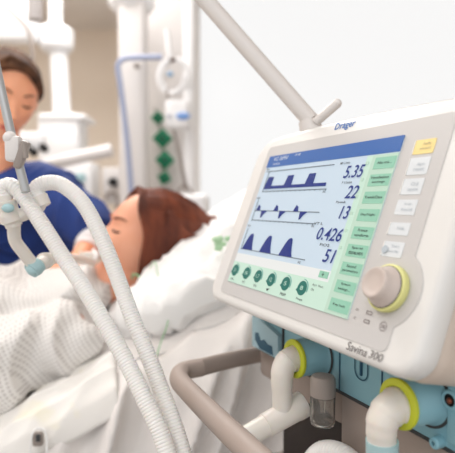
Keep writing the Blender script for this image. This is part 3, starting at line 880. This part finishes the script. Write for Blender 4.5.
# gown: loose cloth volume over torso and arms
mb = MB()
capsule(mb, L(-.20, 0, .985), L(-.44, .0, .985), .115, .125, GOWN, wide=EY, wscale=1.45)
capsule(mb, L(-.44, 0, .975), L(-.80, .0, .92), .13, .12, GOWN, wide=EY, wscale=1.55)
for s0, e0, h0, sg in ((shn, eln, hn, -1), (shf, elf, hf, 1)):
    capsule(mb, s0 + V((0, 0, -.01)), e0, .078, .088, GOWN); capsule(mb, e0, e0.lerp(h0, .75), .088, .062, GOWN)
capsule(mb, L(-.30, -.245, .90), L(-.60, -.25, .86), .065, .07, GOWN)
def gdisp(p, n_):
    q = BM.inverted() @ p
    w = n3((q.x * 4, q.y * 4, q.z * 4))
    a = n3(((q.x + q.z) * 4.5 + w * 2.0, (q.z - q.x * .7) * 15 + w * 3, q.y * 5)); b = n3((q.x * 9 + w, q.y * 9, q.z * 12))
    s_ = 1.0
    c = n3((q.x * 5 + 3, q.y * 3, q.z * 6 + w)); d = n3(((q.x - q.z * .4) * 3.2 + w, q.y * 3, (q.z + q.x * .9) * 9 + w * 2))
    return p + n_ * ((1 - abs(a) * 2.4) * .012 + b * .008 + c * .030 + (1 - abs(d) * 3.2) * .020 - .004)
gown = remeshed(mb, 'gown', .0065, [GOWN], pat, 5, gdisp)
# collar opening edge
mb = MB(); ring_ = []
for i in range(41):
    a = 2 * PI * i / 40
    ring_.append(L(-.150 + .028 * math.cos(a) * 1.0, .082 * math.sin(a), 1.052 + .028 * math.cos(a)))
mb.tube(ring_, .0085, LINENW, seg=10, caps=False); mb.build('neck_hem', pat)

# blanket over the hips and legs, heavy folds at lower left
mb = MB(); vs = []; fs = []; NX, NY = 150, 150
for i in range(NX + 1):
    x = -1.6 + 1.02 * i / NX
    for j in range(NY + 1):
        y = -.36 + .74 * j / NY
        hgt = .17 * math.exp(-((y) / .22) ** 4) * (1 if x > -1.0 else .9)
        vs.append(L(x, y, S(x) + .03 + hgt + folds(x * 1.3 + 4, y) * 1.3))
for i in range(NX):
    for j in range(NY):
        a = i * (NY + 1) + j; fs.append([a, a + 1, a + NY + 2, a + NY + 1])
mb.add(vs, fs, LINENW); bl = mb.build('blanket', sharp=180); bl.modifiers.new('t', 'SOLIDIFY').thickness = .006
tag(bl, 'white blanket drawn over the patient hips and legs', 'blanket')
# absorbent pad with faint yellow marks
mb = MB(); vs = []; fs = []; NX, NY = 90, 60
for i in range(NX + 1):
    x = -.50 + .42 * i / NX
    for j in range(NY + 1):
        s = .20 + .20 * j / NY
        w = .006 + .022 * math.sin(PI * i / NX) ** .3 * math.sin(PI * j / NY) ** .4
        y = -s; z = S(x) + w + folds(x, s) * 1.0 + n3((x * 14, s * 8, 4)) * .010
        if s > .29:
            q = s - .29; R_ = .085; ang = min(q / R_, 1.5); y = -.29 - R_ * math.sin(ang); z = S(x) - R_ * (1 - math.cos(ang)) + w + folds(x, s)
        vs.append(L(x, y, z))
for i in range(NX):
    for j in range(NY):
        a = i * (NY + 1) + j; fs.append([a, a + 1, a + NY + 2, a + NY + 1])
mb.add(vs, fs, PADM); pd = mb.build('absorbent_pad', sharp=180); pd.modifiers.new('t', 'SOLIDIFY').thickness = .006
tag(pd, 'white padded cloth with faint yellow marks between the gown and the sheet edge', 'pad')
# grey clip on a cord at the bottom
cl = thing('cord_clip', 'small grey clip on a thin white cord at the near edge of the bed', 'clip', P(38, 438, .80))
mb = MB(); mb.box(P(38, 439, .80), (.016, .012, .022), GREYPL, None, .004); mb.box(P(38, 438, .792), (.007, .004, .012), GROOVE, None, .0015); mb.build('clip_body', cl)
mb = MB(); mb.tube(spline([P(30, 470, .79), P(31, 440, .79), P(36, 429, .80), P(45, 431, .80), P(47, 450, .79), P(44, 470, .79)], 8), .0016, LINENW, seg=8); mb.build('cord', cl)

# green tubing by the neck and over the pillow
mb = MB(); mb.tube(spline([P(132, 278, 1.12), P(134, 274, 1.10), P(142, 280, 1.08), P(147, 300, 1.05), P(140, 330, 1.0)], 10), .0024, GREENT, seg=8)
tag(mb.build('oxygen_tube'), 'short bright green tube at the patient neck', 'tube')
mb = MB(); mb.tube(spline([P(150, 268, 1.05), P(155, 262, 1.04), P(158, 275, 1.02), P(165, 298, .98), P(168, 320, .95), P(160, 345, .92), P(152, 372, .89)], 10), .0011, GREENT, seg=8)
tag(mb.build('drip_line'), 'thin green line trailing down the pillow onto the sheet', 'tube')

# ---------------------------------------------------------------- nurse
nf = V((.55, -.74, -.40)).normalized(); nu = V((.30, -.12, .92))
eye = P(15.5, 101, 1.30)
MN0 = frame((0, 0, 0), nf, nu)
nc = eye - MN0 @ V((0, .085, .010))
MN = frame(nc, nf, nu)
nur = thing('person', 'nurse in navy blue scrubs leaning over the bed and looking down at the patient', 'person', (-.66, 1.76, 0))
def Hn(x, y, z): return MN @ V((x, y, z))
mb = MB(); add_head(mb, MN, SKINN)
nb = P(-2, 172, 1.44)
capsule(mb, Hn(0, -.03, -.05), nb, .052, .058, SKINN)
pelv = V((-.66, 1.76, .96))
ch = V((-.62, 1.56, 1.24)); sl = P(44, 190, 1.42); sr = P(-72, 190, 1.52)
capsule(mb, ch, pelv, .11, .12, SKINN, wide=(1, 0, 0), wscale=1.35); capsule(mb, nb + V((0, .02, -.06)), ch, .08, .11, SKINN, wide=(1, 0, 0), wscale=1.3)
capsule(mb, sl, sr, .056, .056, SKINN)
ell = P(99, 233, 1.31); wl = P(80, 259, 1.20)
capsule(mb, sl, ell, .048, .038, SKINN); capsule(mb, ell, wl, .038, .024, SKINN)
hand(mb, wl, P(60, 274, 1.13) - wl, V((0, .5, -1)), SKINN, .45, 1.0, thumb=-1)
elr = P(-62, 262, 1.36); wr = P(8, 296, 1.24)
capsule(mb, sr, elr, .048, .038, SKINN); capsule(mb, elr, wr, .038, .024, SKINN)
hand(mb, wr, P(30, 300, 1.18) - wr, V((0, 0, -1)), SKINN, .5)
for s_ in (-1, 1):
    hip = pelv + V((.09 * s_, 0, -.05)); kn = V((-.66 + .10 * s_, 1.74, .50)); an = V((-.66 + .10 * s_, 1.78, .10))
    capsule(mb, hip, kn, .085, .055, SKINN); capsule(mb, kn, an, .055, .036, SKINN); capsule(mb, an + V((0, 0, -.05)), an + V((0, -.15, -.065)), .036, .028, SKINN)
nbody = remeshed(mb, 'body', .0045, [SKINN, LIPN], nur, 2, None, mouth_fn(MN))
face_parts(nbody, MN, mat('dark_lash', (52, 32, 28), .7), mat('brow_dark', (150, 100, 76), .8))
RN = [((0, .060, .074), (0, .72, -.65), .050, .030),
      ((0, .050, .048), (0, .86, -.50), .068, .058),
      ((0, .022, .024), (0, .95, -.25), .0780, .094),
      ((0, -.015, .016), (0, 1, 0), .0800, .114),
      ((0, -.055, .012), (0, 1, .1), .077, .108),
      ((0, -.090, .004), (0, 1, .1), .062, .080),
      ((0, -.115, -.004), (0, 1, .1), .042, .048),
      ((0, -.150, -.006), (0, 1, .0), .040, .042),
      ((0, -.175, -.010), (0, 1, .0), .022, .022)]
mb = hairmesh(MN, RN, HAIRN, .05, 5.0)
for k in range(18):      # fringe swept across the forehead
    t_ = k / 17
    lock(mb, MN, [(.030 - .01 * t_, .050 - .06 * t_, .112 + .008 * t_), (-.012, .078 - .05 * t_, .097 + .012 * t_), (-.052, .060 - .045 * t_, .066 + .02 * t_), (-.079, .020 - .03 * t_, .030 + .01 * t_), (-.084, -.02 - .03 * t_, .0)], .009, HAIRN, (1, .5))
    lock(mb, MN, [(.028 - .01 * t_, .050 - .06 * t_, .112 + .008 * t_), (.050, .056 - .05 * t_, .086 + .012 * t_), (.070, .028 - .045 * t_, .052 + .02 * t_), (.077, -.005 - .03 * t_, .020), (.077, -.04 - .02 * t_, -.01)], .009, HAIRN, (1, .5))
mb.build('hair', nur, sharp=180)
# scrubs
mb = MB()
capsule(mb, ch, pelv + V((0, 0, -.08)), .135, .145, NAVY, wide=(1, 0, 0), wscale=1.4); capsule(mb, nb + V((0, .03, -.075)), ch, .092, .135, NAVY, wide=(1, 0, 0), wscale=1.45)
capsule(mb, sl, sr, .070, .070, NAVY)
capsule(mb, sl, sl.lerp(ell, .88), .070, .068, NAVY); capsule(mb, sr, sr.lerp(elr, .85), .068, .066, NAVY)
def ndisp(p, n_):
    w = n3(p * 5); a = n3((p.x * 6 + p.z * 5 + w * 2, p.y * 5, (p.z - p.x) * 11 + w * 3)); return p + n_ * ((1 - abs(a) * 2.2) * .011 + w * .006 - .004)
remeshed(mb, 'scrub_top', .0075, [NAVY], nur, 4, ndisp)
mb = MB()
for s_ in (-1, 1):
    hip = pelv + V((.09 * s_, 0, -.05)); kn = V((-.66 + .10 * s_, 1.74, .50)); an = V((-.66 + .10 * s_, 1.78, .12))
    capsule(mb, hip, kn, .11, .085, NAVY); capsule(mb, kn, an, .085, .07, NAVY)
remeshed(mb, 'scrub_trousers', .01, [NAVY], nur, 3, None)
mb = MB()
for s_ in (-1, 1):
    an = V((-.66 + .10 * s_, 1.78, .10)); capsule(mb, an + V((0, .03, -.058)), an + V((0, -.17, -.062)), .040, .036, WHITECL, wide=(1, 0, 0), wscale=1.2)
mb.build('shoe', nur)
mb = MB(); c0 = sl.lerp(ell, .90)
mb.tube(spline([c0, ell, ell.lerp(wl, .40), ell.lerp(wl, .70)], 6), [.046] * 5 + [.043] * 5 + [.038] * 5 + [.032] * 4, WHITECL, seg=28)
mb.build('undersleeve', nur)['label'] = 'white cuff below the navy sleeve'

# endotracheal tube holder at the patient mouth
ho = thing('tube_holder', 'white tube holder strapped at the patient mouth', 'tube holder', Hp(0, .11, -.065))
mb = MB(); mb.tube([Hp(0, .085, -.063), Hp(0, .110, -.070), Hp(-.004, .135, -.078)], [.008, .0085, .0105], TUBE2, seg=18); mb.build('mouth_tube', ho)
mb = MB(); mb.box((0, .1045, -.066), (.058, .004, .020), LINENW, MP, .0018)
mb.build('holder_plate', ho)
mb = MB();

# ================================================================== ROOM
def struct(o): o['kind'] = 'structure'; return o
FLOORM = mat('floor_vinyl', (168, 160, 152), .45, var=(3, (176, 168, 160)))
CEIL = mat('ceiling_paint', (226, 220, 214), .9)
mb = MB(); mb.box((0, 1.6, -.05), (6.2, 6.4, .1), FLOORM); struct(mb.build('floor'))
mb = MB(); mb.box((0, 1.6, 3.45), (6.2, 6.4, .1), CEIL); struct(mb.build('ceiling'))
mb = MB(); mb.box((-1.7, 3.6, 3.0), (2.8, 1.0, .80), CEIL); struct(mb.build('trim_1'))
XW = -.26
mb = MB(); mb.box(((-3.1 + XW) / 2, 4.05, 1.7), (3.1 + XW, .1, 3.4), WALL); struct(mb.build('wall_back'))
mb = MB(); mb.box(((3.1 + XW) / 2, 4.05, .30), (3.1 - XW, .1, .60), WALL); struct(mb.build('trim_2'))
mb = MB(); mb.box((-3.1, 1.6, 1.7), (.1, 5.0, 3.4), WALL); struct(mb.build('wall_left'))
mb = MB(); mb.box((3.1, 1.6, 1.7), (.1, 5.0, 3.4), WALL); struct(mb.build('wall_right'))
FRW = mat('window_frame_white', (246, 246, 246), .5)
win = bpy.data.objects.new('window_1', None); COL.objects.link(win); win.location = (1.4, 4.05, .6); struct(win)
mb = MB()
mb.box((XW + .02, 4.05, 2.0), (.04, .08, 2.8), FRW); mb.box((3.03, 4.05, 2.0), (.04, .08, 2.8), FRW); mb.box((1.4, 4.05, .62), (3.3, .08, .04), FRW); mb.box((1.4, 4.05, 3.39), (3.3, .08, .04), FRW)
mb.build('window_frame', win)
GL = bpy.data.materials.new('window_glass'); GL.use_nodes = True
nt = GL.node_tree; nt.nodes.clear(); o_ = nt.nodes.new('ShaderNodeOutputMaterial'); mx = nt.nodes.new('ShaderNodeMixShader'); mx.inputs[0].default_value = .015
tr = nt.nodes.new('ShaderNodeBsdfTransparent'); gs = nt.nodes.new('ShaderNodeBsdfGlossy'); gs.inputs['Roughness'].default_value = .25
nt.links.new(tr.outputs[0], mx.inputs[1]); nt.links.new(gs.outputs[0], mx.inputs[2]); nt.links.new(mx.outputs[0], o_.inputs[0])
mb = MB(); mb.box((1.4, 4.05, 2.0), (3.26, .006, 2.74), GL); mb.build('window_pane', win)

# ------------------------------------------------------------------ background equipment
def cyl(mb, p0, p1, r, m, seg=24): mb.tube([p0, p1], r, m, seg=seg)
# left ceiling pendant
D = 3.0
pa = thing('supply_pendant', 'white ceiling supply pendant with round cap and box head above the nurse shoulder', 'pendant', P(62, 140, D))
mb = MB(); c = P(56, 40, D)
mb.lathe([(.0001, -.07), (.075, -.07), (.098, -.05), (.105, 0), (.105, .05), (.09, .066), (.0001, .068)], WHITEEQ, Matrix.Translation(c), 36); mb.build('cap', pa)
mb = MB(); cyl(mb, P(58, 45, D), P(62, 118, D), .053, WHITEEQ); cyl(mb, P(56, 35, D), V((P(56, 35, D).x, P(56, 35, D).y, 3.4)), .04, WHITEEQ); mb.build('stem', pa)
mb = MB(); mb.box(P(64, 141, D), (.24, .22, .30), WHITEEQ, None, .02); mb.build('head_box', pa)
mb = MB(); mb.box(P(68, 120, D), (.27, .26, .035), WHITEEQ, None, .012); mb.build('top_rim', pa)
mb = MB(); mb.box(P(80, 185, D), (.20, .20, .26), WHITEEQ, None, .015); mb.box(P(80, 178, D - .11), (.06, .01, .05), PALEBLUE, None, .003); mb.build('lower_box', pa)
mb = MB(); a0 = P(44, 165, 2.75); a1 = P(112, 150, 2.75)
mb.tube([a0, a1], .036, GREYEQ, seg=20, flat=(1, .8)); mb.build('swing_arm', pa)
# dark knobs near nurse shoulder
kn_ = thing('socket_strip', 'white wall strip with small dark knobs just right of the nurse neck', 'socket strip', P(30, 145, 2.6))
mb = MB(); mb.box(P(30, 142, 2.6), (.16, .06, .10), WHITEEQ, None, .012); mb.build('strip', kn_)
for px, py in ((26, 146), (44, 148), (33, 152)):
    mb = MB(); mb.lathe([(.0001, -.02), (.018, -.02), (.022, 0), (.016, .03), (.0001, .03)], BLACKR, axisM(P(px, py, 2.54), V((0, -1, .3))), 20); mb.build('knob', kn_)
# big white lamp / monitor behind nurse head, top-left
lm = thing('ceiling_monitor', 'blurred white equipment panel hanging in the upper left corner', 'equipment panel', P(16, 22, 2.9))
mb = MB(); mb.box(P(14, 22, 2.9), (.27, .12, .24), WHITEEQ, None, .03); mb.build('panel', lm)
mb = MB(); cyl(mb, P(14, 5, 2.9), V((P(14, 5, 2.9).x, P(14, 5, 2.9).y, 3.4)), .03, WHITEEQ); mb.build('drop_tube', lm)
mb = MB(); mb.tube(spline([P(-4, 2, 2.7), P(8, 9, 2.7), P(20, 20, 2.7), P(29, 32, 2.7), P(33, 60, 2.7)], 10), .011, GREYPL, seg=12)
tag(mb.build('hanging_cable'), 'thin grey cable curving down past the nurse hair', 'cable')
mb = MB(); top = P(35, -18, 2.5); bt = P(35, 21, 2.5); pth = resample([top, bt], .01)
mb.tube(pth, [.034 + .003 * (i % 2) for i in range(len(pth) - 1)] + [.024], mat('grey_ribbed_rubber', (176, 170, 168), .6), seg=24)
cyl(mb, top, V((top.x, top.y, 3.4)), .03, GREYEQ)
tag(mb.build('ribbed_socket'), 'grey ribbed cylinder hanging from the ceiling at top left', 'socket')
# second big column
D = 2.7
pb = thing('equipment_column', 'tall pale grey equipment column with a blue-grey rail beside the green outlets', 'column', (P(132, 226, D).x, P(132, 226, D).y, 0))
cx = P(134, 100, D)
mb = MB(); mb.box((cx.x, cx.y, 1.7), (.145, .14, 3.4), GREYEQ, None, .03, 4); mb.build('column_body', pb)
mb = MB(); mb.lathe([(.0001, -.05), (.10, -.05), (.125, -.02), (.125, .05), (.10, .08), (.0001, .08)], WHITEEQ, Matrix.Translation(P(132, 2, D)), 36); mb.build('collar', pb)
mb = MB(); rl = spline([P(133, 215, 2.5), P(128, 150, 2.5), P(121, 90, 2.5), P(118, 68, 2.5), P(121, 61, 2.5), P(128, 58, 2.5), P(162, 57, 2.5)], 8)
mb.tube(rl, .014, RAILBL, seg=14, flat=(1, .7)); mb.build('rail', pb)
mb = MB(); mb.box(P(137, 66, 2.58), (.03, .04, .02), GREYPL, None, .004); mb.build('bracket', pb)
# white post right
D = 2.7
pp = P(190, 100, D)
mb = MB(); mb.tube([V((pp.x, pp.y, 0)), V((pp.x, pp.y, 3.4))], .036, WHITEEQ, seg=24); tag(mb.build('white_post'), 'white vertical post between the outlets and the bright window', 'post')
ow = P(165, 120, 2.95)
mb = MB(); mb.box((ow.x, ow.y + .02, 1.7), (.24, .05, 3.4), GREYEQ, None, .008); tag(mb.build('outlet_panel'), 'pale grey vertical panel behind the green gas outlets', 'panel')
for k, (px, py, sc) in enumerate(((158, 118, .8), (162.5, 138.5, 1.15), (165, 160, 1.1), (164.5, 178, .85))):
    c = P(px, py, 2.86)
    t_ = thing('gas_outlet', 'green diamond gas outlet, %s of the vertical row of four' % ('topmost', 'second from top', 'third from top', 'lowest')[k], 'gas outlet', c, 'green gas outlets')
    mb = MB(); mb.box(c, (.074 * sc, .03, .074 * sc), GREENO, None, .006, rot=Matrix.Rotation(PI / 4 + (.0 if k < 3 else .3), 3, 'Y')); mb.build('outlet_plate', t_)
    mb = MB(); mb.lathe([(.0001, -.018), (.013 * sc, -.018), (.015 * sc, 0), (.013 * sc, .012)], mat('dark_green', (6, 84, 58), .5), axisM(c + V((0, -.012, 0)), V((0, -1, 0))), 20); mb.build('outlet_socket', t_)
    mb = MB(); cyl(mb, c + V((-.012, .0, .045 * sc)), c + V((-.020, .02, .075 * sc)), .006, GREYPL, 10); mb.build('hook', t_)
# suction regulator with blue mark
rg = thing('suction_regulator', 'white wall regulator with a blue oval mark and coiled white tubing', 'regulator', P(180, 115, 2.6))
mb = MB(); mb.box(P(178, 115, 2.6), (.125, .10, .145), WHITEEQ, None, .022, 4); mb.build('regulator_body', rg)
mb = MB(); mb.sphere(P(183, 116, 2.545), (.036, .006, .019), mat('blue_mark', (120, 158, 216), .5)); mb.build('blue_oval', rg)['label'] = 'blue oval mark'
mb = MB(); mb.box(P(169, 116, 2.546), (.022, .006, .022), mat('grey_mark', (186, 188, 198), .5), None, .002); mb.build('gauge_window', rg)
mb = MB(); q = [P(170 + 14 * math.cos(a) + a * .6, 76 + 17 * math.sin(a), 2.55 + .004 * a) for a in [i * .3 for i in range(0, 46)]]
mb.tube(q, .009, WHITEEQ, seg=10); mb.build('coiled_tubing', rg)
mb = MB(); mb.sphere(P(170, 74, 2.5), (.016, .01, .012), mat('blue_fitting', (110, 160, 200), .5)); mb.box(P(173, 60, 2.5), (.034, .02, .016), mat('brown_clip', (96, 78, 72), .6), None, .004, rot=Matrix.Rotation(-.5, 3, 'Y')); mb.tube([P(170, 58, 2.52), P(167, 30, 2.52)], .014, WHITEEQ, seg=12); mb.build('fitting', rg)
mb = MB(); mb.tube([P(167, 88, 2.5), P(168, 98, 2.5)], .006, GREYPL, seg=8); mb.build('stem', rg)
sp = thing('drip_stand', 'thin slanting grey metal pole standing behind the pillow', 'stand', P(186, 190, 2.3))
mb = MB(); mb.tube([P(174, 130, 2.3), P(186, 186, 2.3)], .0085, mat('pole_grey', (150, 142, 138), .4, metal=.4), seg=12); mb.build('pole', sp)
for px, py in ((174, 195), (194, 196), (186, 200)):
    mb = MB(); mb.tube([P(185, 183, 2.3), P(px, py, 2.3), P(px, py + 12, 2.3)], .007, GREYPL, seg=10); mb.build('leg', sp)
# small dark fittings on the wall behind the patient's face
wf = thing('wall_socket', 'small dark wall socket with loop handle behind the patient forehead', 'socket', P(113, 180, 3.0))
mb = MB(); mb.box(P(113, 186, 3.0), (.12, .05, .22), GREYEQ, None, .01); mb.build('plate', wf)
mb = MB(); mb.sphere(P(113, 182, 2.95), (.030, .02, .026), BLACKR); mb.build('knob', wf)
mb = MB(); mb.tube(spline([P(105, 200, 2.93), P(108, 193, 2.93), P(114, 192, 2.93), P(118, 200, 2.93), P(116, 210, 2.93)], 8), .011, GREYPL, seg=12); mb.build('loop_handle', wf)
# head-end equipment shelf behind patient
q_ = P(184, 205, 2.4); hq = q_.z + .055
mb = MB(); mb.box((q_.x, q_.y, hq / 2), (.24, .24, hq), WHITEEQ, None, .03, 4); tag(mb.build('equipment_cabinet'), 'white floor cabinet behind the patient hair below the green outlets', 'cabinet')

# ================================================================== CAMERA, LIGHT
cam = bpy.data.cameras.new('camera'); co = bpy.data.objects.new('camera', cam); COL.objects.link(co)
co.location = CAM; co.rotation_euler = (PI / 2 - TH, 0, 0)
cam.sensor_fit = 'HORIZONTAL'; cam.sensor_width = 36; cam.lens = 500 / 455 * 36
cam.clip_start = .02
cam.dof.use_dof = True; cam.dof.focus_distance = .53; cam.dof.aperture_fstop = 4.5
scene.camera = co
w = bpy.data.worlds.new('sky'); scene.world = w; w.use_nodes = True
bg = w.node_tree.nodes['Background']; bg.inputs[0].default_value = (1, .995, .99, 1); bg.inputs[1].default_value = .84
def area(name, loc, target, size, power, color=(1, 1, 1), shape='RECTANGLE', sy=None):
    l = bpy.data.lights.new(name, 'AREA'); l.shape = shape; l.size = size; l.size_y = sy or size; l.energy = power; l.color = color
    o = bpy.data.objects.new(name, l); COL.objects.link(o); o.location = loc
    o.rotation_euler = (V(target) - V(loc)).to_track_quat('-Z', 'Y').to_euler(); return o
area('ceiling_lamp', (-1.7, .6, 3.3), (-1.2, .8, 0), 1.4, 24, (1, .985, .97))
area('ceiling_lamp_rear', (-.9, 2.5, 3.3), (-.9, 2.5, 0), 1.2, 62, (1, .98, .96))
area('front_fill', (-.4, -.9, 3.3), (-.3, .4, 0), 1.4, 24, (1, .985, .97))  # added fill behind the camera to brighten the faces, not a known lamp
vs_ = scene.view_settings; vs_.view_transform = 'Standard'; vs_.look = 'None'; vs_.exposure = .2; vs_.gamma = 1; vs_.use_curve_mapping = False
